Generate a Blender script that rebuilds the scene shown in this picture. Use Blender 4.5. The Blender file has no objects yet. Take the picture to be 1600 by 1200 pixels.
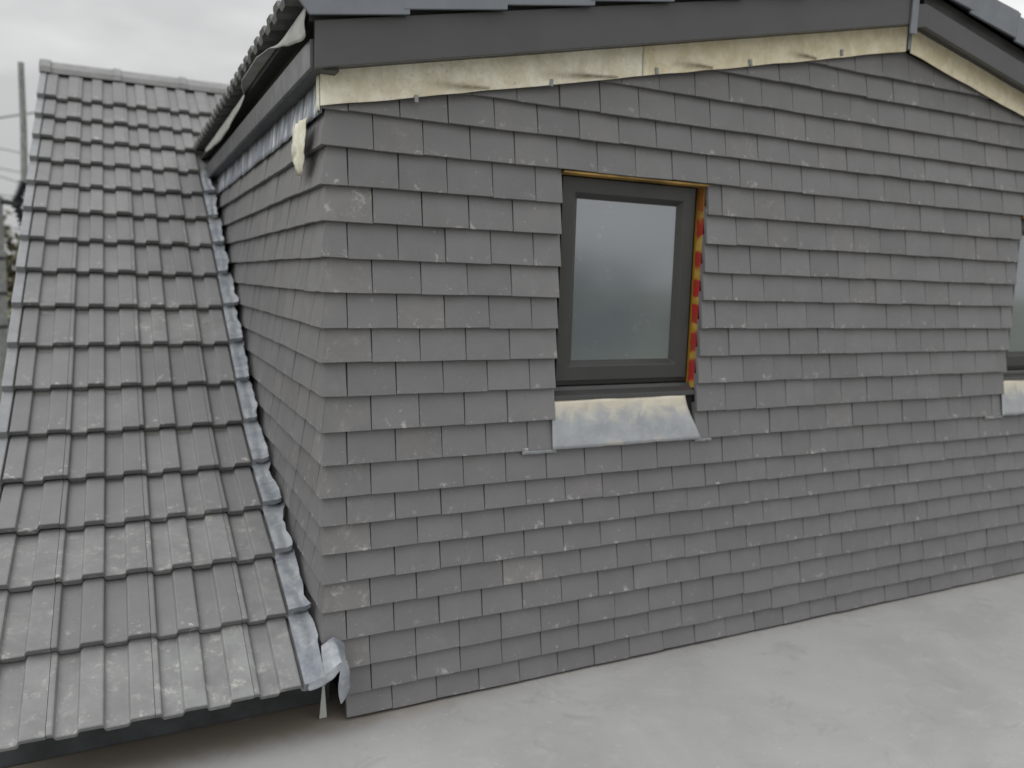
import bpy, bmesh, math, random
from mathutils import Vector, Matrix, noise as mnoise
R = math.radians
rnd = random.Random(7)
sc = bpy.context.scene
col = sc.collection

# ------------------------------------------------------------------ camera
CAM = Vector((-0.56357, -2.53052, 1.51850))
cd = bpy.data.cameras.new('camera'); cam = bpy.data.objects.new('camera', cd); col.objects.link(cam)
cd.sensor_width = 36.0; cd.lens = 27.93; cd.clip_start = 0.05; cd.clip_end = 2000
cam.matrix_world = Matrix(((0.89879048, 0.03030027, -0.43733003, CAM.x),
                           (-0.43740727, 0.12835394, -0.89005626, CAM.y),
                           (0.02916409, 0.99126543, 0.12861685, CAM.z),
                           (0, 0, 0, 1)))
cd.dof.use_dof = True; cd.dof.focus_distance = 2.5; cd.dof.aperture_fstop = 1.75
sc.camera = cam

# ------------------------------------------------------------------ world: overcast sky
SUN_EL, SUN_AZ = 52, 244          # azimuth measured clockwise from +Y
w = bpy.data.worlds.new('World'); sc.world = w; w.use_nodes = True
nt = w.node_tree; nt.nodes.clear()
def wn(t, **k):
    n = nt.nodes.new(t)
    for a, b in k.items(): setattr(n, a, b)
    return n
out = wn('ShaderNodeOutputWorld'); bg = wn('ShaderNodeBackground')
sky = wn('ShaderNodeTexSky', sky_type='NISHITA', sun_disc=False, sun_elevation=R(SUN_EL), sun_rotation=R(SUN_AZ))
hs = wn('ShaderNodeHueSaturation'); hs.inputs['Saturation'].default_value = 0.12
tc = wn('ShaderNodeTexCoord'); mp = wn('ShaderNodeMapping'); mp.inputs['Scale'].default_value = (1.0, 1.0, 2.6)
mp.inputs['Location'].default_value = (0.9, 0.1, 0.55)
nz = wn('ShaderNodeTexNoise'); nz.inputs['Scale'].default_value = 1.7; nz.inputs['Detail'].default_value = 5; nz.inputs['Roughness'].default_value = 0.5
rp = wn('ShaderNodeValToRGB')
rp.color_ramp.elements[0].position = 0.36; rp.color_ramp.elements[0].color = (6.5, 6.52, 6.57, 1)
rp.color_ramp.elements[1].position = 0.60; rp.color_ramp.elements[1].color = (11.4, 11.5, 11.45, 1)
mx = wn('ShaderNodeMix', data_type='RGBA'); mx.inputs['Factor'].default_value = 0.9
L = nt.links.new
L(tc.outputs['Generated'], mp.inputs['Vector']); L(mp.outputs['Vector'], nz.inputs['Vector']); L(nz.outputs['Fac'], rp.inputs['Fac'])
L(sky.outputs['Color'], hs.inputs['Color']); L(hs.outputs['Color'], mx.inputs['A']); L(rp.outputs['Color'], mx.inputs['B'])
sz = wn('ShaderNodeSeparateXYZ'); L(tc.outputs['Generated'], sz.inputs[0])
mr = wn('ShaderNodeMapRange'); L(sz.outputs['Z'], mr.inputs['Value'])
for k_, v_ in zip(('From Min', 'From Max', 'To Min', 'To Max'), (0.0, 1.0, 0.74, 1.62)): mr.inputs[k_].default_value = v_
gr = wn('ShaderNodeVectorMath', operation='SCALE'); L(mx.outputs['Result'], gr.inputs[0]); L(mr.outputs['Result'], gr.inputs['Scale'])
L(gr.outputs[0], bg.inputs['Color']); bg.inputs['Strength'].default_value = 0.1
L(bg.outputs['Background'], out.inputs['Surface'])

# ------------------------------------------------------------------ sun: soft, through cloud
sl = bpy.data.lights.new('sun', 'SUN'); sl.energy = 0.9; sl.angle = R(40); sl.color = (1.0, 0.985, 0.965)
so = bpy.data.objects.new('sun', sl); col.objects.link(so)
sd = Vector((math.sin(R(SUN_AZ))*math.cos(R(SUN_EL)), math.cos(R(SUN_AZ))*math.cos(R(SUN_EL)), math.sin(R(SUN_EL))))
so.rotation_euler = sd.to_track_quat('Z', 'Y').to_euler(); so.location = sd*30
sc.view_settings.view_transform = 'Standard'; sc.view_settings.look = 'None'
sc.view_settings.exposure = 0.0; sc.view_settings.gamma = 1.0
sc.render.engine = 'CYCLES'; sc.cycles.use_denoising = True
sc.cycles.max_bounces = 6; sc.cycles.diffuse_bounces = 3

# ------------------------------------------------------------------ materials
def mat(name, rough=0.7, metal=0.0, base=(0.3, 0.3, 0.3), spec=0.4):
    m = bpy.data.materials.new(name); m.use_nodes = True
    p = m.node_tree.nodes['Principled BSDF']
    p.inputs['Base Color'].default_value = (*base, 1); p.inputs['Roughness'].default_value = rough
    p.inputs['Metallic'].default_value = metal; p.inputs['Specular IOR Level'].default_value = spec
    return m, m.node_tree, p
class NT:
    """small node-writing helper"""
    def __init__(s, t): s.t = t
    def n(s, ty, **k):
        x = s.t.nodes.new(ty)
        for a, b in k.items(): setattr(x, a, b)
        return x
    def l(s, a, b): s.t.links.new(a, b)
    def noise(s, vec, scale, detail=4, rough=0.55, dist=0.0):
        x = s.n('ShaderNodeTexNoise'); x.inputs['Scale'].default_value = scale; x.inputs['Detail'].default_value = detail
        x.inputs['Roughness'].default_value = rough; x.inputs['Distortion'].default_value = dist
        s.l(vec, x.inputs['Vector']); return x.outputs['Fac']
    def map(s, vec, scale=(1, 1, 1), loc=(0, 0, 0)):
        x = s.n('ShaderNodeMapping'); x.inputs['Scale'].default_value = scale; x.inputs['Location'].default_value = loc
        s.l(vec, x.inputs['Vector']); return x.outputs['Vector']
    def rng(s, v, a, b, c=0.0, d=1.0, smooth=True):
        x = s.n('ShaderNodeMapRange'); x.interpolation_type = 'SMOOTHSTEP' if smooth else 'LINEAR'
        for i, q in zip(('From Min', 'From Max', 'To Min', 'To Max'), (a, b, c, d)): x.inputs[i].default_value = q
        s.l(v, x.inputs['Value']); return x.outputs['Result']
    def math(s, op, a, b=None, clamp=False):
        x = s.n('ShaderNodeMath', operation=op); x.use_clamp = clamp
        for i, v in enumerate((a, b)):
            if v is None: continue
            if isinstance(v, (int, float)): x.inputs[i].default_value = v
            else: s.l(v, x.inputs[i])
        return x.outputs[0]
    def mix(s, f, a, b, blend='MIX'):
        x = s.n('ShaderNodeMix', data_type='RGBA', blend_type=blend)
        for k, v in (('Factor', f), ('A', a), ('B', b)):
            if isinstance(v, (int, float)): x.inputs[k].default_value = v
            elif isinstance(v, tuple): x.inputs[k].default_value = (*v, 1) if len(v) == 3 else v
            else: s.l(v, x.inputs[k])
        return x.outputs['Result']
    def bump(s, h, p, strength=0.3, dist=0.002):
        x = s.n('ShaderNodeBump'); x.inputs['Strength'].default_value = strength; x.inputs['Distance'].default_value = dist
        s.l(h, x.inputs['Height']); s.l(x.outputs['Normal'], p.inputs['Normal'])
    def obj(s): return s.n('ShaderNodeTexCoord').outputs['Object']
    def sep(s, v):
        x = s.n('ShaderNodeSeparateXYZ'); s.l(v, x.inputs[0]); return x.outputs

def tile_material(name, base, dust, mark_amt, warm=(0.30, 0.28, 0.25), rough=0.72):
    """concrete tile: per-tile tint, fine grain, pale scuffs gathered along the lower edge, lime bloom"""
    m, t, p = mat(name, rough=rough, spec=0.5); q = NT(t)
    at = q.n('ShaderNodeAttribute', attribute_name='tint'); c = q.n('ShaderNodeSeparateColor'); q.l(at.outputs['Color'], c.inputs[0])
    uv = q.n('ShaderNodeUVMap', uv_map='UVMap').outputs['UV']; s = q.sep(uv)
    o = q.obj()
    # each tile samples its own region of noise
    off = q.n('ShaderNodeVectorMath', operation='MULTIPLY_ADD'); q.l(at.outputs['Color'], off.inputs[0]); off.inputs[1].default_value = (0, 37, 0); q.l(o, off.inputs[2])
    pv = off.outputs[0]
    f1 = q.noise(pv, 9, 5, 0.6); f2 = q.noise(pv, 160, 3, 0.6); f3 = q.noise(pv, 30, 5, 0.68, 0.0); f4 = q.noise(pv, 16, 6, 0.72, 0.0)
    colr = q.mix(q.rng(f1, 0.3, 0.75), tuple(b*0.94 for b in base), tuple(b*1.06 for b in base))
    colr = q.mix(q.math('MULTIPLY', q.rng(f2, 0.35, 0.7), 0.25), colr, tuple(b*0.72 for b in base))
    # tint (R) brightens / darkens the tile; B = amount of warm dust and lime
    br = q.math('ADD', q.math('MULTIPLY', c.outputs['Red'], 0.5), 0.75)
    vm = q.n('ShaderNodeVectorMath', operation='SCALE'); q.l(colr, vm.inputs[0]); q.l(br, vm.inputs['Scale']); colr = vm.outputs[0]
    colr = q.mix(q.math('MULTIPLY', c.outputs['Blue'], q.rng(f1, 0.3, 0.7, 0.25, 0.9)), colr, warm)
    # scuffs near the lower edge
    low = q.rng(s[1], 0.0, 0.42, 1.0, 0.0)
    edge = q.math('MULTIPLY', q.rng(f3, 0.565, 0.69), q.math('MULTIPLY', low, q.rng(f1, 0.40, 0.56)))
    lime = q.math('MULTIPLY', q.math('MULTIPLY', q.rng(f4, 0.50, 0.72), q.rng(f3, 0.38, 0.6)), q.math('MULTIPLY', c.outputs['Blue'], 1.5))
    speck = q.math('MULTIPLY', q.rng(q.noise(pv, 75, 2, 0.5), 0.70, 0.78), 0.45)
    mk = q.math('MULTIPLY', q.math('MAXIMUM', q.math('MAXIMUM', edge, lime), speck), mark_amt, clamp=True)
    colr = q.mix(mk, colr, dust)
    q.l(colr, p.inputs['Base Color'])
    q.bump(f2, p, 0.25, 0.0015)
    return m
M = {}
M['wall_tile'] = tile_material('wall_tile_concrete', (0.160, 0.156, 0.159), (0.50, 0.49, 0.47), 0.65, warm=(0.20, 0.19, 0.178), rough=0.55)
M['roof_tile'] = tile_material('roof_tile_concrete', (0.185, 0.183, 0.185), (0.52, 0.51, 0.47), 0.8, warm=(0.285, 0.295, 0.288))
def simple(name, base, rough, metal=0.0, var=0.12, scale=14, bump=0.0, spec=0.4):
    m, t, p = mat(name, rough, metal, base, spec); q = NT(t); o = q.obj()
    f = q.noise(o, scale, 5, 0.6)
    q.l(q.mix(q.rng(f, 0.3, 0.7), tuple(b*(1-var) for b in base), tuple(b*(1+var) for b in base)), p.inputs['Base Color'])
    q.l(q.rng(q.noise(o, scale*3, 3), 0.2, 0.8, max(0.02, rough-0.08), min(1, rough+0.08)), p.inputs['Roughness'])
    if bump: q.bump(q.noise(o, scale*8, 3), p, bump, 0.002)
    return m
M['upvc'] = simple('anthracite_upvc', (0.070, 0.070, 0.072), 0.36, var=0.06, scale=5)
M['upvc_win'] = simple('anthracite_window_frame', (0.047, 0.0465, 0.046), 0.36, var=0.05, scale=6)
M['soffit'] = simple('dark_soffit', (0.05, 0.05, 0.052), 0.5, var=0.1)
M['cloak'] = simple('blue_grey_verge_slate', (0.165, 0.178, 0.200), 0.5, var=0.08, scale=8)
M['dark_felt'] = simple('dark_felt', (0.055, 0.062, 0.064), 0.75, var=0.35, scale=5, bump=0.3)
M['backing'] = simple('dark_batten_void', (0.02, 0.02, 0.02), 0.9)
M['render'] = simple('grey_render', (0.32, 0.31, 0.29), 0.9, bump=0.4)
M['zinc'] = simple('galvanised_clip', (0.26, 0.28, 0.28), 0.45, 0.5)
M['pole'] = simple('weathered_grey_pole', (0.22, 0.225, 0.22), 0.6, var=0.2)
M['rubber'] = simple('black_insulator', (0.03, 0.034, 0.04), 0.45)
M['wire'] = simple('cable', (0.12, 0.12, 0.13), 0.6)
M['bark'] = simple('bark', (0.09, 0.07, 0.055), 0.9, var=0.3)
M['wood'] = simple('orange_brown_timber', (0.34, 0.19, 0.08), 0.8, var=0.25, scale=4)
M['sealant'] = simple('pale_plastic', (0.42, 0.43, 0.40), 0.6)

def sheathing(name, base, light, stain, amt):
    m, t, p = mat(name, 0.8, 0.0, base, 0.25); q = NT(t); o = q.obj()
    f = q.noise(o, 13, 7, 0.72, 0.3); g = q.noise(o, 55, 5, 0.7); h = q.noise(o, 3, 4, 0.5)
    c = q.mix(q.rng(f, 0.38, 0.62), tuple(b_*0.88 for b_ in base), light)
    c = q.mix(q.math('MULTIPLY', q.rng(g, 0.58, 0.72), amt), c, stain)
    v = q.noise(q.map(o, (30, 30, 4)), 1.0, 4, 0.6)
    c = q.mix(q.math('MULTIPLY', q.rng(v, 0.56, 0.75), 0.35), c, tuple(b*0.72 for b in base))
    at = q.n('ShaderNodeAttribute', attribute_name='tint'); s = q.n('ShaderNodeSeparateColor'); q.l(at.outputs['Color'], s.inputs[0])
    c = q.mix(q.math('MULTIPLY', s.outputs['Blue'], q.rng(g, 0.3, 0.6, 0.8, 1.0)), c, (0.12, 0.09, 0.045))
    q.l(c, p.inputs['Base Color']); q.bump(q.noise(o, 20, 4), p, 0.35, 0.004)
    return m
M['board_pale'] = sheathing('pale_dusty_sheathing', (0.80, 0.725, 0.56), (0.86, 0.815, 0.69), (0.40, 0.36, 0.29), 0.6)
M['board_cream'] = sheathing('cream_sheathing', (0.80, 0.70, 0.49), (0.84, 0.76, 0.59), (0.46, 0.40, 0.30), 0.4)
M['scrap'] = sheathing('cream_membrane', (0.70, 0.66, 0.52), (0.80, 0.78, 0.68), (0.5, 0.45, 0.3), 0.3)

def foil_material():
    m, t, p = mat('silver_blue_membrane', 0.38, 0.15, (0.3, 0.33, 0.4)); q = NT(t); o = q.obj()
    f = q.noise(q.map(o, (1, 26, 5)), 1.0, 4, 0.55)
    g = q.noise(o, 9, 4)
    c = q.mix(q.rng(f, 0.42, 0.70), (0.20, 0.225, 0.28), (0.80, 0.82, 0.85))
    c = q.mix(q.math('MULTIPLY', q.rng(g, 0.4, 0.6), 0.4), c, (0.16, 0.19, 0.24))
    q.l(c, p.inputs['Base Color']); q.bump(f, p, 0.6, 0.01); return m
M['foil'] = foil_material()

def lead_material(name, cream=False):
    m, t, p = mat(name, 0.5, 0.25, (0.4, 0.42, 0.45)); q = NT(t); o = q.obj()
    f = q.noise(o, 11, 6, 0.62, 0.7); g = q.noise(o, 42, 5, 0.6); h = q.noise(o, 5, 3)
    c = q.mix(q.rng(f, 0.34, 0.68), (0.20, 0.222, 0.252), (0.32, 0.335, 0.352))
    c = q.mix(q.math('MULTIPLY', q.rng(g, 0.50, 0.70), 0.35), c, (0.48, 0.48, 0.46))
    c = q.mix(q.math('MULTIPLY', q.rng(h, 0.52, 0.68), 0.3), c, (0.20, 0.23, 0.27))
    if cream:
        s = q.sep(o)
        wv = q.math('ADD', s[2], q.math('MULTIPLY', q.math('SUBTRACT', f, 0.5), 0.16))
        c = q.mix(0.5, c, (0.47, 0.48, 0.49)); c = q.mix(q.math('MULTIPLY', q.rng(wv, 0.985, 1.07), 0.92), c, (0.62, 0.57, 0.46))
        lo = q.math('MULTIPLY', q.rng(s[2], 0.935, 0.91), q.rng(q.noise(o, 13, 2), 0.52, 0.62))
        c = q.mix(q.math('MULTIPLY', lo, 0.6), c, (0.55, 0.52, 0.46))
    q.l(c, p.inputs['Base Color']); q.l(q.rng(f, 0.3, 0.7, 0.62, 0.4), p.inputs['Roughness'])
    q.bump(g, p, 0.35, 0.004); return m
M['lead'] = lead_material('lead_sheet'); M['lead_apron'] = lead_material('lead_apron_with_mortar', True)

def liner_material():
    """red printed packers between yellow blobs, with a yellow edge"""
    m, t, p = mat('red_and_yellow_packers', 0.5); q = NT(t); o = q.obj(); s = q.sep(o)
    zz = q.math('ADD', s[2], q.math('MULTIPLY', q.math('SUBTRACT', q.noise(o, 17, 3), 0.5), 0.085))
    fr = q.math('FRACT', q.math('DIVIDE', q.math('ADD', zz, 0.02), 0.1128))
    red = q.math('MULTIPLY', q.rng(fr, 0.22, 0.36), q.rng(fr, 1.0, 0.88))
    f = q.noise(o, 30, 3)
    yel = q.mix(q.rng(f, 0.35, 0.65), (0.40, 0.22, 0.03), (0.46, 0.32, 0.07))
    c = q.mix(red, yel, q.mix(q.rng(f, 0.3, 0.7), (0.42, 0.025, 0.03), (0.30, 0.05, 0.03)))
    c = q.mix(q.rng(q.math('ADD', s[1], q.math('MULTIPLY', f, 0.012)), 0.068, 0.074), c, (0.46, 0.27, 0.035))
    c = q.mix(q.rng(zz, 1.72, 1.90), c, (0.30, 0.14, 0.03))
    q.l(c, p.inputs['Base Color']); return m
M['liner'] = liner_material()
M['liner_head'] = simple('olive_orange_head_packer', (0.30, 0.18, 0.05), 0.6, var=0.5, scale=6)

def glass_material():
    m, t, p = mat('obscured_double_glazing', 0.16, 0.0, (0.115, 0.138, 0.160), 0.5); q = NT(t); o = q.obj()
    p.inputs['IOR'].default_value = 3.0
    f = q.noise(o, 3, 3)
    q.l(q.rng(f, 0.3, 0.7, 0.085, 0.12), p.inputs['Roughness'])
    g = q.noise(o, 18, 3)
    q.l(q.mix(q.math('MULTIPLY', q.rng(g, 0.64, 0.74), 0.3), (0.115, 0.138, 0.160), (0.26, 0.26, 0.25)), p.inputs['Base Color'])
    return m
M['glass'] = glass_material()

def deck_material():
    m, t, p = mat('grey_roof_felt', 0.7, 0.0, (0.4, 0.4, 0.4), 0.35); q = NT(t); o = q.obj(); s = q.sep(o)
    f = q.noise(o, 1.6, 6, 0.6, 0.5); g = q.noise(o, 9, 5, 0.65); h = q.noise(o, 260, 2)
    c = q.mix(q.rng(f, 0.3, 0.7), (0.322, 0.321, 0.316), (0.38, 0.381, 0.379))
    c = q.mix(q.math('MULTIPLY', q.rng(g, 0.5, 0.75), 0.5), c, (0.42, 0.418, 0.41))
    b = q.math('MULTIPLY', q.rng(q.noise(o, 5.5, 5, 0.6, 1.2), 0.63, 0.75), 0.5)
    c = q.mix(b, c, (0.38, 0.325, 0.24))
    dk = q.rng(q.noise(o, 3.3, 6, 0.7, 1.0), 0.56, 0.70); c = q.mix(q.math('MULTIPLY', dk, 0.5), c, (0.27, 0.268, 0.262))
    sp = q.rng(q.noise(o, 46, 4, 0.7), 0.60, 0.72); c = q.mix(q.math('MULTIPLY', sp, 0.45), c, (0.25, 0.245, 0.235))
    ls = q.rng(q.noise(o, 27, 4, 0.7), 0.62, 0.70); c = q.mix(q.math('MULTIPLY', ls, 0.5), c, (0.50, 0.495, 0.48))
    # silt washed against the foot of the wall
    yy = q.math('ADD', s[1], q.math('MULTIPLY', q.math('SUBTRACT', g, 0.5), 0.12))
    silt = q.math('MULTIPLY', q.rng(yy, -0.10, 0.05), q.rng(s[0], 0.8, 0.1, 0.35, 0.9))
    c = q.mix(silt, c, (0.19, 0.16, 0.125))
    sc1 = q.noise(q.map(o, (3, 22, 1)), 1.0, 5, 0.7, 1.5)
    c = q.mix(q.math('MULTIPLY', q.rng(sc1, 0.62, 0.72), 0.4), c, (0.46, 0.455, 0.44))
    c = q.mix(q.math('MULTIPLY', q.rng(h, 0.45, 0.75), 0.12), c, (0.2, 0.2, 0.2))
    q.l(c, p.inputs['Base Color']); q.bump(q.noise(o, 120, 3), p, 0.2, 0.002); return m
M['deck'] = deck_material()
def grass_material():
    m, t, p = mat('grass', 0.9, 0.0, (0.07, 0.09, 0.04)); q = NT(t); o = q.obj()
    q.l(q.mix(q.rng(q.noise(o, 0.4, 6), 0.3, 0.7), (0.12, 0.135, 0.07), (0.18, 0.18, 0.10)), p.inputs['Base Color']); return m
M['grass'] = grass_material()
def leaf_material():
    m, t, p = mat('leaf', 0.7, 0.0, (0.05, 0.06, 0.03)); q = NT(t)
    at = q.n('ShaderNodeAttribute', attribute_name='tint'); c = q.n('ShaderNodeSeparateColor'); q.l(at.outputs['Color'], c.inputs[0])
    q.l(q.mix(c.outputs['Red'], (0.05, 0.05, 0.03), (0.12, 0.105, 0.065)), p.inputs['Base Color']); return m
M['leaf'] = leaf_material()

# ------------------------------------------------------------------ mesh helpers
class MB:
    def __init__(s): s.v = []; s.f = []; s.t = []; s.u = []
    def add(s, vs, fs, tint=(0.5, 0.5, 0, 1), uv=None):
        b = len(s.v); s.v += [tuple(x) for x in vs]; s.f += [tuple(i+b for i in f) for f in fs]
        s.t += [tint]*len(vs); s.u += (uv if uv else [(0.5, 0.5)]*len(vs))
    def box(s, x0, x1, y0, y1, z0, z1, tint=(0.5, 0.5, 0, 1)):
        s.add([(x0,y0,z0),(x1,y0,z0),(x1,y1,z0),(x0,y1,z0),(x0,y0,z1),(x1,y0,z1),(x1,y1,z1),(x0,y1,z1)],
              [(0,3,2,1),(4,5,6,7),(0,1,5,4),(1,2,6,5),(2,3,7,6),(3,0,4,7)], tint)
    def prism(s, poly, axis, a, b):
        """poly: 2-D outline; extruded along axis ('x','y','z') from a to b"""
        def P(p, d): return {'x': (d, p[0], p[1]), 'y': (p[0], d, p[1]), 'z': (p[0], p[1], d)}[axis]
        n = len(poly); vs = [P(p, a) for p in poly]+[P(p, b) for p in poly]
        s.add(vs, [tuple(range(n)), tuple(range(2*n-1, n-1, -1))]+[(i, i+n, (i+1) % n+n, (i+1) % n) for i in range(n)])
    def tube(s, pts, r, n=10):
        rs = r if isinstance(r, (list, tuple)) else [r]*len(pts)
        pts = [Vector(p) for p in pts]; vs = []
        for i, p in enumerate(pts):
            d = (pts[min(i+1, len(pts)-1)]-pts[max(i-1, 0)]).normalized()
            a = d.cross(Vector((0.3, 0.9, 0.1))).normalized(); b = d.cross(a)
            vs += [p+(a*math.cos(2*math.pi*k/n)+b*math.sin(2*math.pi*k/n))*rs[i] for k in range(n)]
        fs = [(i*n+k, i*n+(k+1) % n, (i+1)*n+(k+1) % n, (i+1)*n+k) for i in range(len(pts)-1) for k in range(n)]
        fs += [tuple(range(n-1, -1, -1)), tuple(range((len(pts)-1)*n, len(pts)*n))]
        s.add(vs, fs)
    def grid(s, P, tint=None):
        """P: rows of points"""
        nr, nc = len(P), len(P[0]); b = len(s.v)
        for i, r_ in enumerate(P):
            for j, p in enumerate(r_):
                s.v.append(tuple(p)); s.t.append(tint[i][j] if tint else (0.5, 0.5, 0, 1)); s.u.append((j/(nc-1), i/(nr-1)))
        s.f += [(b+i*nc+j, b+i*nc+j+1, b+(i+1)*nc+j+1, b+(i+1)*nc+j) for i in range(nr-1) for j in range(nc-1)]
    def build(s, name, m, parent=None, smooth=False, cuts=(), bevel=0.0, solid=0.0, fixn=True):
        me = bpy.data.meshes.new(name); me.from_pydata(s.v, [], s.f)
        ca = me.color_attributes.new('tint', 'FLOAT_COLOR', 'POINT')
        for i, t in enumerate(s.t): ca.data[i].color = t
        uv = me.uv_layers.new(name='UVMap')
        for l_ in me.loops: uv.data[l_.index].uv = s.u[l_.vertex_index]
        bm = bmesh.new(); bm.from_mesh(me)
        for co, no in cuts:
            r_ = bmesh.ops.bisect_plane(bm, geom=bm.verts[:]+bm.edges[:]+bm.faces[:], plane_co=co, plane_no=no, clear_outer=True)
            ed = [e for e in r_['geom_cut'] if isinstance(e, bmesh.types.BMEdge) and e.is_boundary]
            if ed: bmesh.ops.holes_fill(bm, edges=ed, sides=0)
        if fixn: bmesh.ops.recalc_face_normals(bm, faces=bm.faces[:])
        bm.to_mesh(me); bm.free()
        me.materials.append(m)
        if smooth:
            for p in me.polygons: p.use_smooth = True
        o = bpy.data.objects.new(name, me); col.objects.link(o)
        if parent: o.parent = parent
        if solid:
            d = o.modifiers.new('thickness', 'SOLIDIFY'); d.thickness = solid; d.offset = 0
        if bevel:
            d = o.modifiers.new('bevel', 'BEVEL'); d.width = bevel; d.segments = 2; d.limit_method = 'ANGLE'
        return o
def tag(o, label=None, cat=None, group=None, kind=None):
    for k, v in (('label', label), ('category', cat), ('group', group), ('kind', kind)):
        if v: o[k] = v
    return o
def empty(name, loc=(0, 0, 0), **k):
    o = bpy.data.objects.new(name, None); col.objects.link(o); o.location = loc; o.empty_display_size = 0.2
    return tag(o, **k)

# ------------------------------------------------------------------ key dimensions (metres)
RL, RR = 0.209, 0.212                    # rake slopes of the gable, left and right of the apex
XA = 2.550                               # apex
XE = 5.0                                 # right hand corner of the dormer
def rake(x, z0): return z0+RL*min(x, XA)-RR*max(0, x-XA)
CZ = [0.012, .0975, .1935, .2970, .4023, .5020, .6020, .6985, .7935, .9040, 1.0135, 1.1305,
      1.2405, 1.3520, 1.4650, 1.5745, 1.6880, 1.8000, 1.9180, 2.0290, 2.1290, 2.2385, 2.3465, 2.4430, 2.555]
WZ0, WZ1 = 1.078, 1.930                  # window opening
WIN = [(0.864, 1.522), (3.512, 4.170)]
TW = 0.1672                              # plain tile cover width

# ------------------------------------------------------------------ plain tile
def plain_tile(mb, F, u0, u1, g, t=0.0158, mit0=False, mit1=False, tint=None):
    """F(u, v, n): along the wall, up the wall, out of the wall.  v=0 is the lower edge."""
    tint = tint or (min(1, max(0, rnd.gauss(0.5, 0.075))), rnd.random(), max(0, rnd.gauss(-0.06, 0.11)), 1)
    L_ = g+0.035; c = 0.0016
    dz = rnd.uniform(-0.0016, 0.0016); do = rnd.uniform(-0.0008, 0.0024); sk = rnd.uniform(-0.0022, 0.0022)
    tw = rnd.uniform(-0.0014, 0.0014)
    def o_(v, u): return do+tw*(u-u0)/(u1-u0) - 0.0195*v/g
    vs, uvs = [], []
    nu = 3
    def row(v, ins, dep):
        for k in range(nu+1):
            f = k/nu; u = u0+ins+(u1-u0-2*ins)*f
            n = o_(v, u)-dep + (0.0010*math.sin(math.pi*f) if dep < t*0.5 else 0)
            uu = u
            if mit0 and k == 0: uu = u0-n if dep < t else u0-n
            if mit1 and k == nu: uu = u1+n
            vs.append(F(uu, v+dz+sk*(f-.5), n)); uvs.append((f, v/g))
    # rings: back-bottom, front-bottom outer, front-bottom chamfer, front mid, front top
    row(0, 0, t); row(0, 0, c); row(c, c, 0); row(g*0.5, c, 0); row(L_, c, 0); row(L_, 0, t)
    n1 = nu+1; fs = []
    for r_ in range(5):
        for k in range(nu): fs.append((r_*n1+k, r_*n1+k+1, (r_+1)*n1+k+1, (r_+1)*n1+k))
    fs.append((0, n1, 2*n1, 3*n1, 4*n1, 5*n1)); fs.append(tuple(r_*n1+nu for r_ in (5, 4, 3, 2, 1, 0)))
    mb.add(vs, fs, tint, uvs)

# ------------------------------------------------------------------ DORMER
dormer = empty('dormer', (0, 0, 0), label='grey tile-hung dormer with an anthracite window under a low gable', cat='dormer')
def spans(i):
    """horizontal stretches of front wall that carry tiles in course i"""
    z0, z1 = CZ[i], CZ[i+1]
    start = 0.086 if i < 2 else 0.0
    s = [(start, XE)]
    if 9 <= i <= 17:
        r_ = []; a = start
        for (w0, w1) in WIN:
            r_.append((a, w0+rnd.uniform(-.002, .002))); a = w1
        r_.append((a, XE)); s = r_
    return s
front = MB()
STAIN = {16: 0.95, 14: 0.42, 12: 0.3, 10: 0.2, 8: 0.22, 6: 0.45, 4: 0.75, 3: 0.3, 2: 0.55}
for i in range(len(CZ)-1):
    g = CZ[i+1]-CZ[i]
    if 9 <= i <= 17:
        pass
    for (a, b) in spans(i):
        off = 0.0855 if i % 2 else TW
        js = [a]
        if a < 0.1:
            x = off if a == 0 else (0.249 if i == 0 else 0.172)
        else:
            k = math.ceil((a-off)/TW+0.35); x = off+k*TW
        while x < b-0.045:
            js.append(x); x += TW
        if b-js[-1] < 0.06 and len(js) > 2: js.pop()
        js.append(b)
        for k in range(len(js)-1):
            gp_ = rnd.choice((.0003, .0004, .0006, .0012)); u0, u1 = js[k]+(gp_ if k else 0), js[k+1]-gp_
            corner = (k == 0 and a == 0)
            tn = None
            if corner and i in STAIN: tn = (0.48, rnd.random(), STAIN[i], 1)
            elif i == 4 and 0.62 < u0 < 0.80: tn = (0.75, .3, 0.5, 1)
            elif 9 <= i <= 16 and abs(u1-0.862) < .01 and i % 2 == 0: tn = (0.62, rnd.random(), 0.1, 1)
            zz = CZ[i]
            if zz > rake((u0+u1)/2, 2.075)+.03: continue
            plain_tile(front, lambda u, v, n, z=zz: (u, -n, z+v), u0, u1, g, mit0=corner, tint=tn)
cutL = (Vector((0, 0, 2.040)), Vector((-RL, 0, 1)).normalized())
zA = 2.040+RL*XA
cutR = (Vector((XA, 0, zA)), Vector((RR, 0, 1)).normalized())
o = front.build('tile_cladding', M['wall_tile'], dormer, cuts=(cutL, cutR))
tag(o, label='front wall of plain grey tiles')
cheek = MB()
for i in range(0, 19):
    g = CZ[i+1]-CZ[i]
    off = TW if i % 2 else 0.0855
    ys = [0.0]; y = off
    while y < 3.3: ys.append(y); y += TW
    for k in range(len(ys)-1):
        if i < 2 and ys[k] < 0.16: continue
        y0, y1 = ys[k]+(0.0011 if k else 0), ys[k+1]-0.0011
        dusty = max(0, rnd.gauss(0.12 if i < 11 else -.05, 0.15))
        tn = (min(1, max(0, rnd.gauss(0.52, 0.1))), rnd.random(), dusty, 1)
        plain_tile(cheek, lambda u, v, n, z=CZ[i]: (-n, u, z+v), y0, y1, g, mit0=(k == 0), tint=tn)
o = cheek.build('tile_cladding', M['wall_tile'], dormer, cuts=((Vector((0, 0, 2.036)), Vector((0, 0, 1))),))
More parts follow.
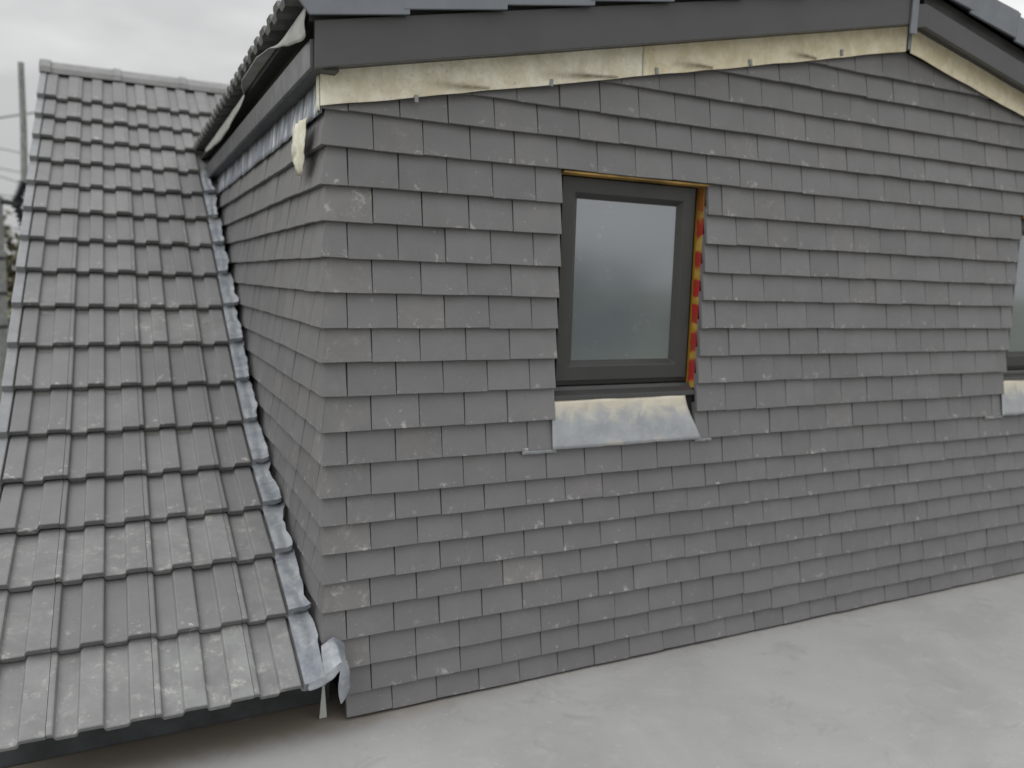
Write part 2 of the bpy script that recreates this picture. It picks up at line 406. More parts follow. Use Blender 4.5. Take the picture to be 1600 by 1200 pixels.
tag(o, label='side cheek of plain grey tiles running back to the old roof')
# backing walls with window openings
bk = MB(); yb0, yb1 = 0.040, 0.30
(w0, w1), (w2, w3) = WIN
for (x0, x1, z0, z1) in ((0.1, XE, 0.02, WZ0-.19), (0.03, w0, WZ0-.19, 2.05), (w1, w2, WZ0-.19, 2.05), (w3, XE, WZ0-.19, 2.05),
                         (w0, w1, WZ0-.19, WZ0), (w2, w3, WZ0-.19, WZ0), (w0, w1, WZ1, 2.05), (w2, w3, WZ1, 2.05)):
    bk.box(x0, x1, yb0, yb1, z0, z1)
bk.prism([(0.03, 2.05), (XE, 2.05), (XE, rake(XE, 2.22)), (XA, rake(XA, 2.22)), (0.03, 2.22)], 'y', yb0, yb1)
bk.box(0.040, 0.1, 0.31, 4.2, 0.0, 2.2)
bk.box(XE-.1, XE-.02, 0.31, 4.2, 0.0, 2.2)
bk.build('wall', M['backing'], dormer)

# sheathing strip between tiles and barge, three boards
def sheath(x0, x1, mname, label, folds):
    m = MB(); nx = max(6, int((x1-x0)/0.012)); nz = 18; rows, tin = [], []
    for j in range(nz+1):
        r_, t_ = [], []
        for k in range(nx+1):
            x = x0+(x1-x0)*k/nx; f = j/nz
            lo = rake(x, 2.030)+0.004*mnoise.noise((x*7, 1.3, 0)) + (0.0)
            hi = rake(x, 2.150)
            z = lo+(hi-lo)*f**1.3
            y = -0.008+0.003*mnoise.noise((x*9, z*14, 0.5)) - 0.004*(1-f)
            st = 0.0
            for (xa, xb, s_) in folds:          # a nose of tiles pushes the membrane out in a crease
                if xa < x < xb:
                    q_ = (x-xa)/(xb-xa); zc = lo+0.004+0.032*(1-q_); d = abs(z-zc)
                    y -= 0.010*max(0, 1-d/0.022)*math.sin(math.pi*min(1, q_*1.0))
                    st = max(st, min(1, 1.35*s_*max(0, 1-d/(0.007+0.013*(1-q_)))*min(1, q_*1.6+.1)))  # dirt and the crease's own shadow, painted together as brown
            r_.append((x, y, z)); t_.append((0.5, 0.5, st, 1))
        rows.append(r_); tin.append(t_)
    m.grid(rows, tin)
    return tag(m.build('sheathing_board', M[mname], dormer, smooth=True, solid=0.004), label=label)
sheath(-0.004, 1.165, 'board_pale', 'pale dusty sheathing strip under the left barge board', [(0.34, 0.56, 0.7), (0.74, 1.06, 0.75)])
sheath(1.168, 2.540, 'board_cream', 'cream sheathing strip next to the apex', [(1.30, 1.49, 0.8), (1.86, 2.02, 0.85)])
sheath(2.568, XE, 'board_cream', 'cream sheathing strip under the right barge board', [])
# fold of the membrane round the corner onto the cheek
m = MB(); rows = []
for j in range(6):
    f = j/5; z = 2.018+0.112*f
    rows.append([(-0.004-0.004*math.sin(k), 0.000+0.012*k+0.006*f*(k/4), z+0.006*math.sin(k*1.7)*(1-f)) for k in range(5)])
m.grid(rows); m.build('membrane_fold', M['scrap'], dormer, smooth=True, solid=0.002)
# silver blue membrane above the top course of the cheek
m = MB(); rows = []
for j in range(6):
    f = j/5; r_ = []
    for k in range(121):
        y = 0.006+3.14*k/120; z = 2.014+0.114*f
        x = 0.015-0.012*(1-f)+0.009*mnoise.noise((y*11, z*5, 2.0))+0.004*mnoise.noise((y*31, z*9, 5.0))
        r_.append((x, y, z-(0.010*abs(mnoise.noise((y*6, 3, 1))) if j == 0 else 0)))
    rows.append(r_)
m.grid(rows); tag(m.build('wall_membrane', M['foil'], dormer, smooth=True, solid=0.002), label='crinkled silver blue membrane above the cheek tiles')
# small metal clips on the sheathing
for (x, z) in ((0.301, 2.089), (0.789, 2.202), (1.226, 2.300), (1.666, 2.392), (2.152, 2.500)):
    m = MB(); m.box(-0.0065, 0.0065, -0.003, 0.003, -0.014, 0.010); m.box(-0.005, 0.005, -0.006, -0.003, -0.014, -0.009)
    o = m.build('clip', M['zinc'], dormer, bevel=0.001); o.location = (x, -0.017, z); o.rotation_euler = (0, R(rnd.uniform(-14, 4)), 0)

# barge boards, soffits, apex trim
def band(z_lo, z_hi, x0, x1, y0, y1, name, mname, label=None, bev=0.002):
    m = MB(); xs = [x0]+([XA] if x0 < XA < x1 else [])+[x1]
    poly = [(x, rake(x, z_lo)) for x in xs]+[(x, rake(x, z_hi)) for x in reversed(xs)]
    m.prism(poly, 'y', y0, y1); o = m.build(name, M[mname], dormer, bevel=bev)
    return tag(o, label=label) if label else o
band(2.128, 2.262, -0.036, 2.462, -0.088, -0.068, 'barge_board', 'upvc', 'left barge board, dark grey')
band(2.112, 2.206, 2.478, XE+.06, -0.088, -0.068, 'barge_board', 'upvc', 'right barge board, dark grey')
band(2.134, 2.146, -0.028, XE+.05, -0.067, 0.02, 'soffit', 'soffit')
m = MB(); m.box(-.019, .019, -0.098, -0.0885, 2.602, 2.80)
o = m.build('apex_trim', M['cloak'], dormer, bevel=0.002); o.location = (2.472, 0, 0.0)
# grey vertical end strip under the trim on the sheathing
m = MB(); m.box(2.544, 2.562, -0.018, -0.002, 2.570, 2.70); m.build('apex_strip', M['zinc'], dormer)

# eaves on the left: fascia and soffit
m = MB(); m.box(-0.047, -0.034, -0.068, 3.25, 2.122, 2.206); tag(m.build('fascia', M['upvc'], dormer, bevel=0.003), label='grey eaves fascia over the cheek')
m = MB(); m.box(-0.0335, 0.04, -0.066, 3.2, 2.124, 2.134); m.build('soffit', M['soffit'], dormer)
m = MB(); m.box(-.012, .0, -.06, 4.2, 2.136, 2.268); m.build('void_shade_panel', M['backing'], dormer)  # near-black panel, its colour standing in for shade in the open eaves
m = MB(); m.box(-0.032, 0.0, -0.0678, -0.05, 2.136, 2.26); m.build('box_end', M['upvc'], dormer)

# verge tiles with a down-turned leg
def verge_run(x0, x1, z0, left):
    L_ = 0.325; n = int(abs(x1-x0)/L_)+1; sg = 1 if x1 > x0 else -1
    for k in range(n):
        a = x0+sg*L_*k; b = x0+sg*(L_*(k+1)+0.02)
        if sg > 0: b = min(b, x1)
        else: b = max(b, x1)
        if abs(b-a) < 0.03: continue
        lift0, lift1 = 0.012, -0.004
        def zz(x, e):
            f = (x-a)/(b-a); return rake(x, z0)+lift0*(1-f)+lift1*f+e
        yo = -0.112-0.0015*(k % 2)
        m = MB()
        xs = [a, b]
        sl_ = .045 if (k == 0 and left) else 0
        m.prism([(a+sl_, zz(a+sl_, 0)), (b, zz(b, 0)), (b, zz(b, .112)), (a-sl_*.9, zz(a-sl_*.9, .112))], 'y', yo, yo+0.012)
        m.prism([(a, zz(a, .096)), (b, zz(b, .096)), (b, zz(b, .108)), (a, zz(a, .108))], 'y', yo+0.0125, 0.05)
        m.build('verge_tile', M['cloak'], dormer, bevel=0.002)
verge_run(-0.100, XA, 2.262, True)
verge_run(XE+.1, XA, 2.262, False)
# dark filler between barge and verge tiles on the right
band(2.200, 2.36, 2.56, XE+.04, -0.066, 0.0, 'verge_batten', 'soffit', bev=0)
band(2.264, 2.36, -0.05, 2.53, -0.070, 0.0, 'verge_batten', 'soffit', bev=0)

# ------------------------------------------------------------------ interlocking roof tile
PROF = [(0.000, .0040), (.012, .0040), (.016, .0026), (.022, -.0130), (.027, -.0150), (.071, -.0150), (.0755, -.0132), (.081, .0024), (.085, .0040),
        (.139, .0040), (.143, .0026), (.149, -.0130), (.154, -.0150), (.205, -.0150), (.2095, -.0132), (.215, .0024), (.219, .0040), (.2785, .0040)]
def roof_tile(mb, F, u0, ua, ub, length, tn=0.026, tint=None, lap=0.02, edge0=True):
    """F(u, v, n): v up the slope from the nose, n out of the slope. top falls by tn over length."""
    tint = tint or (min(1, max(0, rnd.gauss(0.5, 0.09))), rnd.random(), max(0, rnd.gauss(-0.02, 0.12)), 1)
    pts = [(u, h) for (u, h) in PROF if ua-1e-6 <= u+u0 <= ub+1e-6]
    def hat(u):
        for (a, b) in zip(PROF, PROF[1:]):
            if a[0] <= u <= b[0]: return a[1]+(b[1]-a[1])*(u-a[0])/(b[0]-a[0])
        return .004
    if u0 < ua: pts = [(ua-u0, hat(ua-u0))]+[p for p in pts if p[0] > ua-u0+.001]
    if u0+.2785 > ub: pts = [p for p in pts if p[0] < ub-u0-.001]+[(ub-u0, hat(ub-u0))]
    if len(pts) < 3: return
    dv = rnd.uniform(-.003, .003); dn = rnd.uniform(-.001, .0015); tw = rnd.uniform(-.0015, .0015)
    vs, uvs = [], []
    def row(v, dn_, f0):
        for (u, h) in pts:
            n = h+dn+tw*u/.28 - tn*(v/length) + dn_
            wob = 0.0012*mnoise.noise(((u+u0)*40, v*3, tint[1]*50))
            vs.append(F(u+u0, v+dv+(wob if v < .01 else 0), n+wob*0.4)); uvs.append((u/.28, v/length))
    row(0.007, -tn*0.74, 0); row(0.0, -0.003, 0); row(0.003, 0, 0); row(length*.5, 0, 0); row(length+lap, 0, 0)
    k = len(pts)
    fs = [(r_*k+j, r_*k+j+1, (r_+1)*k+j+1, (r_+1)*k+j) for r_ in range(4) for j in range(k-1)]
    b = len(vs)
    # sides
    for j in (0, k-1):
        v0 = [vs[r_*k+j] for r_ in range(5)]
        u, h = pts[j]
        e = F(u+u0, length+lap+dv, h-tn*(1+lap/length)-tn*.9)
        i0 = len(vs); vs.append(e); uvs.append((u/.28, 1))
        fs.append(tuple(r_*k+j for r_ in range(5))+(i0,) if j else tuple(r_*k+j for r_ in reversed(range(5)))+(i0,))
    mb.add(vs, fs, tint, uvs)

# dormer roof: left slope with its eaves row showing, right slope the same
def slope_frame(ox, oz, sx, slope):
    a = math.atan(slope); ca, sa = math.cos(a), math.sin(a)
    return lambda u, v, n: (ox+sx*(v*ca-n*sa), -0.095+u, oz+v*sa+n*ca)
for (ox, oz, sx, sl_, run, lab) in ((-0.108, 2.352, 1, RL, 2.63, 'left slope of ribbed grey roof tiles'), (XE+.108, rake(XE, 2.375), -1, RR, 2.60, 'right slope of ribbed grey roof tiles')):
    mb = MB(); n = 8; g = run/n/math.cos(math.atan(sl_))
    for c_ in range(n):
        Ff = slope_frame(ox, oz, sx, sl_)
        v0 = g*c_
        G = lambda u, v, n_, v0=v0, Ff=Ff: Ff(u, v+v0, n_)
        u = 0.0
        while u < 4.3:
            roof_tile(mb, G, u, u, u+.2785, g, lap=0.0 if c_ == n-1 else .02, tn=.024); u += .28
    tag(mb.build('roof_tiles', M['roof_tile'], dormer, fixn=False), label=lab)
mb = MB(); mb.prism([(-.06, 2.285), (XA, 2.285+RL*(XA+.06)-.01), (XE+.06, 2.29), (XE+.06, 2.275), (XA, 2.27+RL*(XA+.06)-.01), (-.06, 2.27)], 'y', -0.066, 4.25)
mb.build('roof_deck_board', M['soffit'], dormer)
# underlay hanging below the eaves tiles in a wavy flap
m = MB(); rows = []
NK = 120
LOW = [(-.10, 2.212), (-.05, 2.205), (.02, 2.212), (.08, 2.222), (.22, 2.250), (.40, 2.280), (.55, 2.286), (1.0, 2.286), (1.07, 2.275), (1.12, 2.262),
       (1.26, 2.250), (1.53, 2.240), (1.78, 2.222), (2.15, 2.218), (2.6, 2.240), (2.95, 2.262)]
OUT = [(-.10, .004), (.1, .006), (.3, .016), (.42, .034), (.55, .048), (.95, .048), (1.05, .036), (1.12, .014), (1.3, .008), (2.95, .010)]
def lerp(T, y):
    for (a, b) in zip(T, T[1:]):
        if y <= b[0]: return a[1]+(b[1]-a[1])*max(0, (y-a[0])/(b[0]-a[0]))
    return T[-1][1]
for j in range(8):
    f = j/7; r_ = []
    for k in range(NK+1):
        y = -0.078+3.0*k/NK
        zl = lerp(LOW, y)+.004*mnoise.noise((y*9, 0, 0)); ot = lerp(OUT, y)
        z = 2.294+(zl-2.294)*f; x = -.058-ot*(f**1.3)-.005*math.sin(f*3.1)*(1+mnoise.noise((y*7, f*2, 1)))
        r_.append((x, y, z))
    rows.append(r_)
m.grid(rows)
M['underlay'] = simple('grey_underlay', (0.37, 0.365, 0.35), 0.7, var=0.15, scale=10)
tag(m.build('roof_underlay', M['underlay'], dormer, smooth=True, solid=0.0025), label='loose grey underlay sagging below the eaves tiles')

# ------------------------------------------------------------------ windows
def window(w0, w1):
    fr = MB(); y0, y1 = 0.082, 0.150; a, b, c, d = w0+.004, w1-.004, WZ0+.05, WZ1-.004
    fw = 0.045
    def ring(mb, a, b, c, d, wd, y0, y1, ins=0.0):
        """mitred frame with a sloped inner bead"""
        o_ = [(a, c), (b, c), (b, d), (a, d)]; i_ = [(a+wd, c+wd), (b-wd, c+wd), (b-wd, d-wd), (a+wd, d-wd)]
        e_ = [(a+wd+ins, c+wd+ins), (b-wd-ins, c+wd+ins), (b-wd-ins, d-wd-ins), (a+wd+ins, d-wd-ins)]
        vs = [(x, y1, z) for x, z in o_]+[(x, y0, z) for x, z in o_]+[(x, y0, z) for x, z in i_]+[(x, y0+ins*1.1+.004, z) for x, z in e_]+[(x, y1, z) for x, z in e_]
        fs = []
        for r_ in range(4):
            for k in range(4): fs.append((r_*4+k, r_*4+(k+1) % 4, (r_+1)*4+(k+1) % 4, (r_+1)*4+k))
        for k in range(4): fs.append((16+k, 16+(k+1) % 4, (k+1) % 4, k))
        mb.add(vs, fs)
    ring(fr, a, b, c, d, fw, y0, y1, 0.004)
    wo = fr.build('window', M['upvc_win'], dormer, bevel=0.0025)
    s = MB(); ring(s, a+.022, b-.022, c+.022, d-.022, 0.054, 0.056, 0.079, 0.022)
    s.build('sash', M['upvc_win'], wo, bevel=0.002)
    gl = MB(); gl.box(a+.086, b-.086, 0.0795, 0.0815, c+.086, d-.086); gl.build('glass_pane', M['glass'], wo)
    si = MB(); si.prism([(0.150, WZ0+.049), (0.058, WZ0+.049), (0.052, WZ0+.036), (0.020, WZ0+.020), (0.016, WZ0+.004), (0.024, WZ0+.002), (0.060, WZ0+.004), (0.150, WZ0+.004)], 'x', w0+.004, w1-.004)
    si.build('sill', M['upvc_win'], wo, bevel=0.002)
    r_ = MB(); r_.box(w1-.0045, w1+.004, 0.034, 0.078, WZ0+.03, WZ1-.004); r_.build('reveal_packer', M['liner'], wo)
    h_ = MB(); h_.box(w0+.002, w1-.002, 0.006, 0.079, 1.9085, 1.9155); h_.build('head_packer', M['liner_head'], wo)
    return wo
tag(window(*WIN[0]), label='open-bordered window with red and yellow packers showing in its right reveal')
tag(window(*WIN[1]), label='second window at the right edge')
def apron(w0, w1, lab):
    m = MB(); nx, nz = 44, 12; rows = []
    for j in range(nz+1):
        f = j/nz; r_ = []                       # f=0 top, 1 bottom
        z = WZ0+.006-0.182*f
        for k in range(nx+1):
            g = k/nx
            xl = w0-0.012
            xr = w1-0.052+0.075*f**1.5
            x = xl+(xr-xl)*g
            y = 0.022-0.029*f-0.004*math.sin(math.pi*f)+0.005*mnoise.noise((x*9, z*16, w0))*(1 if f < .95 else .4)
            if f > .9: y = min(y, -0.004)-0.001
            r_.append((x, y, z-(0.003*mnoise.noise((x*14, 0, 0)) if f == 1 else 0)))
        rows.append(r_)
    m.grid(rows)
    for (xa, xb) in ((w0-.132, w0+.01), (w1+.0, w1+.086)):     # thin lips run on under the tiles at both ends
        m.grid([[(xa+(xb-xa)*k/8, .004-.0008*math.sin(k*2.1), WZ0-.166-.023*j+.001*math.sin(k*1.3)) for k in range(9)] for j in range(2)])
    return tag(m.build('lead_apron', M['lead_apron'], dormer, smooth=True, solid=0.003), label=lab)
apron(*WIN[0], 'lead apron with cream mortar stains below the near window')
apron(*WIN[1], 'lead apron below the window at the right edge')

# ------------------------------------------------------------------ MAIN ROOF on the left
house = empty('house', (0, 0.15, 0), label='old grey ribbed-tile pitched roof sloping down left of the dormer', cat='house')
P = [(-.118, .224), (.141, .364), (.407, .490), (.680, .599), (.952, .713), (1.213, .849), (1.463, 1.005), (1.704, 1.174), (1.944, 1.345), (2.185, 1.514),
     (2.428, 1.681), (2.671, 1.847), (2.914, 2.013), (3.158, 2.177), (3.402, 2.343), (3.645, 2.510), (3.887, 2.677), (4.255, 2.930)]
HB = Vector((0, 0.15, 0))
XV = -1.030
TN = 0.036
def course_frame(i):
    p = Vector((0, *P[i])); q_ = Vector((0, *P[i+1])); d = (q_-p); ln = d.length; d.normalize()
    n = Vector((0, -d.z, d.y))
    # the tile top falls by TN towards the next nose: P[i+1]-n*TN
    return (lambda u, v, h: tuple(p+Vector((u, 0, 0))+d*v+n*h-HB)), ln
mb = MB()
BT = {(0, 1): .45, (0, 2): .8, (0, 3): .45, (0, 0): .5, (1, 0): .3, (1, 1): .0, (1, 2): .05, (1, 3): .35, (2, 0): .35, (2, 1): .4, (2, 2): .55, (2, 3): .35, (3, 2): .15, (7, 2): .5, (7, 3): .4}
for i in range(17):
    F, ln = course_frame(i)
    xr = -0.067 if i < 12 else (0.9 if i < 14 else 2.6)
    k = -4
    j0 = -0.2335-.28*3
    for k in range(0, 14):
        u0 = j0+.28*k
        ua, ub = max(u0, XV+.022), min(u0+.2785, xr)
        if ub-ua < .03: continue
        b = max(0, rnd.gauss(.30 if i == 0 else (.10 if i < 4 else -.03), .16))
        b = BT.get((i, k), b)
        roof_tile(mb, F, u0, ua, ub, ln, TN, (min(1, max(0, rnd.gauss(.5, .08))), rnd.random(), b, 1))
tag(mb.build('roof_tiles', M['roof_tile'], house, fixn=False), label='courses of ribbed concrete tiles')
# left verge caps, one to a course
M['verge_cap'] = simple('blue_grey_verge_cap', (0.235, 0.24, 0.25), 0.55, var=0.1)
for i in range(17):
    F, ln = course_frame(i); m = MB()
    a = XV-.012; b = XV+.030
    L0, L1 = -.006, ln+.01
    def T(v): return .009-TN*(max(v, 0)/ln)
    vs = [F(a, L0, T(0)-.05), F(a, L0, T(0)), F(b, L0, T(0)), F(b, L0, T(0)-.05), F(a, L1, T(L1)-.05), F(a, L1, T(L1)), F(b, L1, T(L1)), F(b, L1, T(L1)-.05)]
    m.add(vs, [(0, 1, 2, 3), (7, 6, 5, 4), (1, 5, 6, 2), (0, 4, 5, 1), (3, 2, 6, 7), (0, 3, 7, 4)])
    m.build('verge_cap', M['verge_cap'], house, bevel=0.004)
# ridge tiles
M['ridge'] = simple('ridge_concrete', (0.25, 0.25, 0.25), 0.75, var=0.12, scale=12)
def ridge(x0, x1, cap):
    m = MB(); yc, zc = 4.365, 2.895; rows = []
    prof = [(-.118, 0.0), (-.112, .035), (-.075, .072), (-.03, .092), (.03, .092), (.075, .072), (.112, .035), (.118, 0.0)]
    def ring(x, s, th=0): return [(x, yc+a*s-HB.y, zc+b*s) for a, b in prof]
    xs = [(x0, 1.10), (x0+.045, 1.10), (x0+.046, 1.0), (x1+.004, 1.0)] if not cap else [(x0, 1.12), (x0+.06, 1.12), (x0+.061, 1.0), (x1+.004, 1.0)]
    m.grid([ring(*q_) for q_ in xs])
    if cap: m.add(ring(x0, 1.12), [tuple(range(8))])
    return m.build('ridge_tile', M['ridge'], house, solid=0.014)
ridge(-1.04, -.575, True)
for k in range(9): ridge(-.575+.4535*k, -.575+.4535*(k+1), False)
# lead soakers lapped course by course against the cheek
for i in range(13):
    F, ln = course_frame(i); m = MB(); rows = []
    lo = -0.004 if i else -0.006
    nv, nu = 12, 9
    for j in range(nv+1):
        f = j/nv; v = lo+(ln+.012-lo)*f; r_ = []
        edge = -0.014-.0011*i+0.020*mnoise.noise((i*3.7, f*2.1, .3))+0.010*mnoise.noise((i*1.3, f*6, 4.1))
        for k in range(nu+1):
            g = k/nu; u = -.083+(edge+.083)*g
            h = .012-TN*(v/ln)+0.006+0.004*math.sin(g*3.1)+0.018*max(0, g-.62)**1.5*3 + .0045*mnoise.noise((u*34, v*14, i*2.0))+.002*mnoise.noise((u*90, v*50, i))
            if i == 0: h -= 0.002
            r_.append(F(u, v, h))
        rows.append(r_)
    F0 = rows[0]                                   # turned-down nose
    n = Vector(F(0, 0, 1))-Vector(F(0, 0, 0))
    rows.insert(0, [tuple(Vector(p)-n*(.020 if i else .034)) for p in F0])
    m.grid(rows); so_ = m.build('lead_soaker', M['lead'], house, smooth=True, solid=0.003); es_ = so_.modifiers.new('crease', 'EDGE_SPLIT'); es_.split_angle = R(40)
# lead dressed round the corner at the eave, ending in a torn flap
fx = MB()
def gp(pts, nu=8, noise_amt=0.0055):
    """grid from a list of rows of control points"""
    rows = []
    nr = len(pts)
    for i in range((nr-1)*4+1):
        a = i/4; i0 = min(int(a), nr-2); fa = a-i0; r_ = []
        nc = len(pts[0])
        for j in range((nc-1)*4+1):
            b = j/4; j0 = min(int(b), nc-2); fb = b-j0
            p = (Vector(pts[i0][j0])*(1-fb)+Vector(pts[i0][j0+1])*fb)*(1-fa)+(Vector(pts[i0+1][j0])*(1-fb)+Vector(pts[i0+1][j0+1])*fb)*fa
            nn = Vector((mnoise.noise(p*25), mnoise.noise(p*25+Vector((9, 0, 0))), mnoise.noise(p*25+Vector((0, 9, 0)))))*noise_amt
            r_.append(tuple(p+nn-HB))
        rows.append(r_)
    return rows
fx.grid(gp([[(-.020, -.135, .252), (.012, -.128, .262), (.036, -.122, .282), (.058, -.112, .270)],
            [(-.018, -.095, .282), (.010, -.085, .292), (.034, -.078, .312), (.062, -.070, .286)],
            [(-.012, -.040, .310), (.008, -.035, .318), (.030, -.026, .326), (.068, -.018, .300)]]))
fx.grid(gp([[(.034, -.121, .284), (.046, -.118, .282), (.060, -.108, .276)],
            [(.026, -.133, .225), (.044, -.130, .232), (.064, -.116, .244)],
            [(.024, -.131, .172), (.044, -.129, .180), (.065, -.116, .200)],
            [(.034, -.128, .142), (.048, -.126, .154), (.065, -.114, .176)]], noise_amt=.0035))
fx.grid(gp([[(-.072, -.140, .214), (-.03, -.137, .222), (.010, -.133, .240), (.038, -.126, .262)],
            [(-.072, -.136, .244), (-.03, -.132, .252), (.010, -.128, .262), (.037, -.122, .280)]]))
fo = fx.build('lead_flap', M['lead'], house, smooth=True, solid=0.003); sd_ = fo.modifiers.new('sub', 'SUBSURF'); sd_.levels = 1; sd_.render_levels = 1
tag(fo, label='crumpled lead flap dressed round the corner at the eave')
# dark upstand below the eave
m = MB(); m.box(-4.2, 0.06, 0.0, 0.06, 0.006, 0.26)
tag(m.build('eaves_upstand', M['dark_felt'], house), label='dark felt upstand below the eave')
m = MB(); m.box(-.99, -.01, -.205, -.185, 0.135, 0.168)
# roof carcass: under-tile deck, back slope, gable wall
m = MB()
under = [(y-HB.y, z-.062) for y, z in P]
m.prism([(0.08-HB.y, .19)]+under[1:]+[(4.365-HB.y, 2.90), (8.6-HB.y, .1), (8.6-HB.y, -2.7), (0.35-HB.y, -2.7), (0.35-HB.y, .19)], 'x', XV+.012, -.02)
m.build('wall', M['render'], house)
m = MB(); m.prism([(4.365-HB.y, 2.93), (8.8-HB.y, 0.0), (8.8-HB.y, .06), (4.40-HB.y, 2.97)], 'x', XV, 3.5); m.build('rear_slope', M['ridge'], house)

# pale sliver of plastic standing on the deck by the corner
m = MB(); m.add([(0.010, -.012, 0.004), (.036, -.012, .004), (.027, -.012, .135), (.022, -.012, .135), (0.010, -.008, 0.004), (.036, -.008, .004), (.027, -.008, .135), (.022, -.008, .135)],
               [(0, 1, 2, 3), (7, 6, 5, 4), (0, 4, 5, 1), (1, 5, 6, 2), (2, 6, 7, 3), (3, 7, 4, 0)])
o = m.build('plastic_strip', M['sealant']); o.location = (-.008, .06, .0)
tag(o, label='thin pale strip standing under the lead flap at the wall corner', cat='strip')

# scrap of cream membrane caught on the cheek
m = MB(); rows = []
for j in range(15):
    f = j/14; r_ = []; wd = (0.185 if f < .55 else 0.185-.125*((f-.55)/.45)**1.2)
    for k in range(9):
        g = k/8-.5
        y = 0.215+g*wd*1.15+.008*mnoise.noise((f*4, 1, 0)); z = 2.015-.168*f+.006*mnoise.noise((g*9, f*3, 0))
        x = -.010-.010*math.sin(math.pi*(g+.5))-.010*abs(math.sin(g*9))-.006*mnoise.noise((g*6, f*6, 3))-.008*math.sin(f*3)
        st = .7 if (f > .86 and g > -.1) else (.35 if abs(f-.62) < .05 and g > 0 else 0)
        r_.append(((x, y, z), (0.5, 0.5, st, 1)))
    rows.append(r_)
m.grid([[p for p, t in r_] for r_ in rows], [[t for p, t in r_] for r_ in rows])
o = m.build('membrane_scrap', M['scrap'], smooth=True, solid=0.003)
tag(o, label='torn cream membrane scrap hanging over the top cheek tiles below the eave', cat='membrane')

# ------------------------------------------------------------------ setting
m = MB(); m.box(-4.3, 6.5, -5.5, 0.40, -0.25, 0.0); tag(m.build('roof_deck', M['deck']), kind='structure')
m = MB(); m.add([(-900, -900, -2.7), (900, -900, -2.7), (900, 900, -2.7), (-900, 900, -2.7)], [(0, 1, 2, 3)]); tag(m.build('ground', M['grass']), kind='structure')
m = MB(); m.box(-4.2, 6.4, -5.4, 0.35, -2.7, -0.26)
tag(m.build('extension', M['render']), label='grey rendered extension carrying the flat roof deck', cat='building')

# utility pole seen past the verge
up = empty('utility_pole', (-2.06, 10, -2.7), label='weathered pole with ribbed black insulators and a thin mast beside the roof verge', cat='pole')
m = MB(); m.tube([(0, 0, 0), (0, 0, 3), (0.02, 0, 5.12)], [.115, .108, .10], 16); m.build('post', M['pole'], up, smooth=False)
for z in (4.32, 3.86, 3.42):
    m = MB(); m.tube([(0.01, 0, z-.02), (0.01, 0, z+.02)], .118, 16); m.build('band', M['rubber'], up)
m = MB(); m.tube([(0.0, 0, 5.00), (.12, -.02, 5.06), (.26, -.02, 5.04), (.42, -.02, 5.10)], [.05, .04, .035, .018], 10); m.build('bracket', M['rubber'], up)
m = MB(); m.tube([(.375, 0, 5.30), (.395, 0, 6.0), (.40, 0, 6.85)], [.043, .040, .036], 12); m.build('mast', M['pole'], up)
def insulator(pts):
    m = MB(); q_ = []; rr = []
    for i in range(len(pts)*4-3):
        a = i/4; i0 = min(int(a), len(pts)-2); f = a-i0
        q_.append(Vector(pts[i0])*(1-f)+Vector(pts[i0+1])*f); rr.append(.080 if i % 2 else .030)
    m.tube(q_, rr, 10); m.build('insulator', M['rubber'], up)
insulator([(.375, 0, 5.34), (.35, 0, 5.24), (.31, 0, 5.15), (.275, 0, 5.06)])
insulator([(.27, 0, 5.04), (.31, 0, 4.92), (.345, 0, 4.80), (.355, 0, 4.68)])

# overhead cables
for i, (z0, z1, lab) in enumerate(((5.69, 5.96, 'uppermost overhead cable, rising to the verge'), (4.86, 4.77, 'second overhead cable from the top, faint against the sky'),
                    (4.31, 4.22, 'faint middle overhead cable just above the insulators'), (4.08, 3.89, 'overhead cable meeting the top of the insulator'),
                    (3.57, 3.50, 'overhead cable passing level with the bracket'), (2.64, 2.62, 'lowest overhead cable, just above the bare trees'))):
    sl_ = (z1-z0)/(.65 if i != 0 else .96); xs = [-16, -10, -3.6, -2.2]
    m = MB(); m.tube([(x, 25+.1*i, z0+sl_*(x+3.6)*(1 if x > -5 else .55)) for x in xs], .013 if i else .022, 6)
    tag(m.build('overhead_cable', M['wire']), label=lab, cat='cable', group='overhead cables left of the roof')

# fence
m = MB()
fe = empty('timber_fence', (-5.2, 24, -2.7), label='orange-brown timber fence low beyond the roof verge', cat='fence')
for k in range(18): m.box(-1.8+.2*k, -1.615+.2*k, 0, .02, .1, 2.05+.02*math.sin(k*2.1))
m.build('board_panel', M['wood'], fe)
for k in range(3):
    m = MB(); m.box(-1.82+1.75*k, -1.72+1.75*k, .021, .12, 0, 2.1); m.build('fence_post', M['wood'], fe)

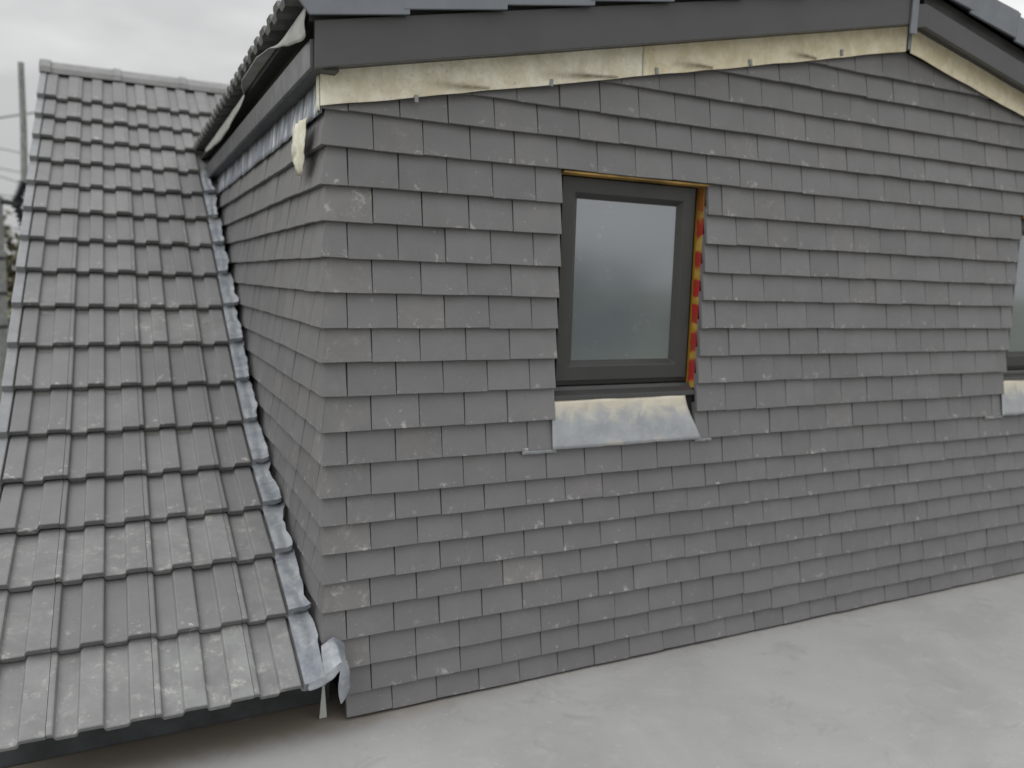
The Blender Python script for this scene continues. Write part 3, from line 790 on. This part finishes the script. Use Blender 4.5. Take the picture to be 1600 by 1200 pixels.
# trees
def tree_meshes(seed, h, cr, leaves):
    r_ = random.Random(seed); t = MB(); t.tube([(0, 0, 0), (.05, .02, h*.35), (0, .05, h*.8)], [h*.03, h*.022, h*.008], 8)
    tips = []
    for k in range(16):
        a = r_.uniform(0, 6.28); z = h*r_.uniform(.3, .7); e = Vector((math.cos(a)*cr*r_.uniform(.5, .95), math.sin(a)*cr*r_.uniform(.5, .95), z+h*r_.uniform(.08, .3)))
        t.tube([(0, 0, z), tuple(e*.5+Vector((0, 0, z*.5))), tuple(e)], [h*.011, h*.007, h*.003], 5); tips.append(e)
    tips.append(Vector((0, 0, h*.92)))
    c = MB()
    for k in range(leaves):
        tp = r_.choice(tips); d = Vector((r_.gauss(0, 1), r_.gauss(0, 1), r_.gauss(0, .8))); p = tp+d*cr*.24
        s = r_.uniform(.09, .18)*h/6; a = Vector((r_.gauss(0, 1), r_.gauss(0, 1), r_.gauss(0, 1))).normalized(); b = a.cross(Vector((r_.gauss(0, 1), r_.gauss(0, 1), r_.gauss(0, 1)))).normalized()
        br = min(1, max(0, .5+.3*mnoise.noise(p*1.1)+r_.gauss(0, .15)))
        c.add([p-a*s, p+b*s*.6, p+a*s, p-b*s*.6], [(0, 1, 2, 3)], (br, br, 0, 1))
    return t, c
def make_tree(seed, h, cr, leaves, loc, label, group=None):
    e = empty('broadleaf_tree', loc, label=label, cat='tree', group=group)
    t, c = tree_meshes(seed, h, cr, leaves)
    t.build('trunk', M['bark'], e); c.build('crown', M['leaf'], e, fixn=False); return e
G1 = 'trees beyond the roof verge'
make_tree(3, 5.3, 1.9, 2600, (-3.6, 23, -2.7), 'brown-green tree showing between the pole and the roof verge', G1)
make_tree(5, 4.6, 1.9, 1500, (-6.3, 29, -2.7), 'smaller bushy tree standing behind the utility pole', G1)
tA = make_tree(11, 4.9, 2.4, 2200, (14, -22, -2.7), 'garden tree behind the viewer mirrored in the window glass')
LB = ['tall garden tree mirrored in the right window', 'dark tree mirrored low in the near window', 'broad tree mirrored at the left of the pane', 'far tree mirrored above the window sill']
for k, (x, y, s_, rz) in enumerate(((19, -20, .78, 1), (9, -26, .82, 2.2), (4, -24, .75, 4), (25, -17, .8, 5))):
    e = tA.copy(); col.objects.link(e); e.location = (x, y, -2.7); e.scale = (s_,)*3; e.rotation_euler = (0, 0, rz); e['label'] = LB[k]
    for ch in tA.children:
        d = ch.copy(); col.objects.link(d); d.parent = e
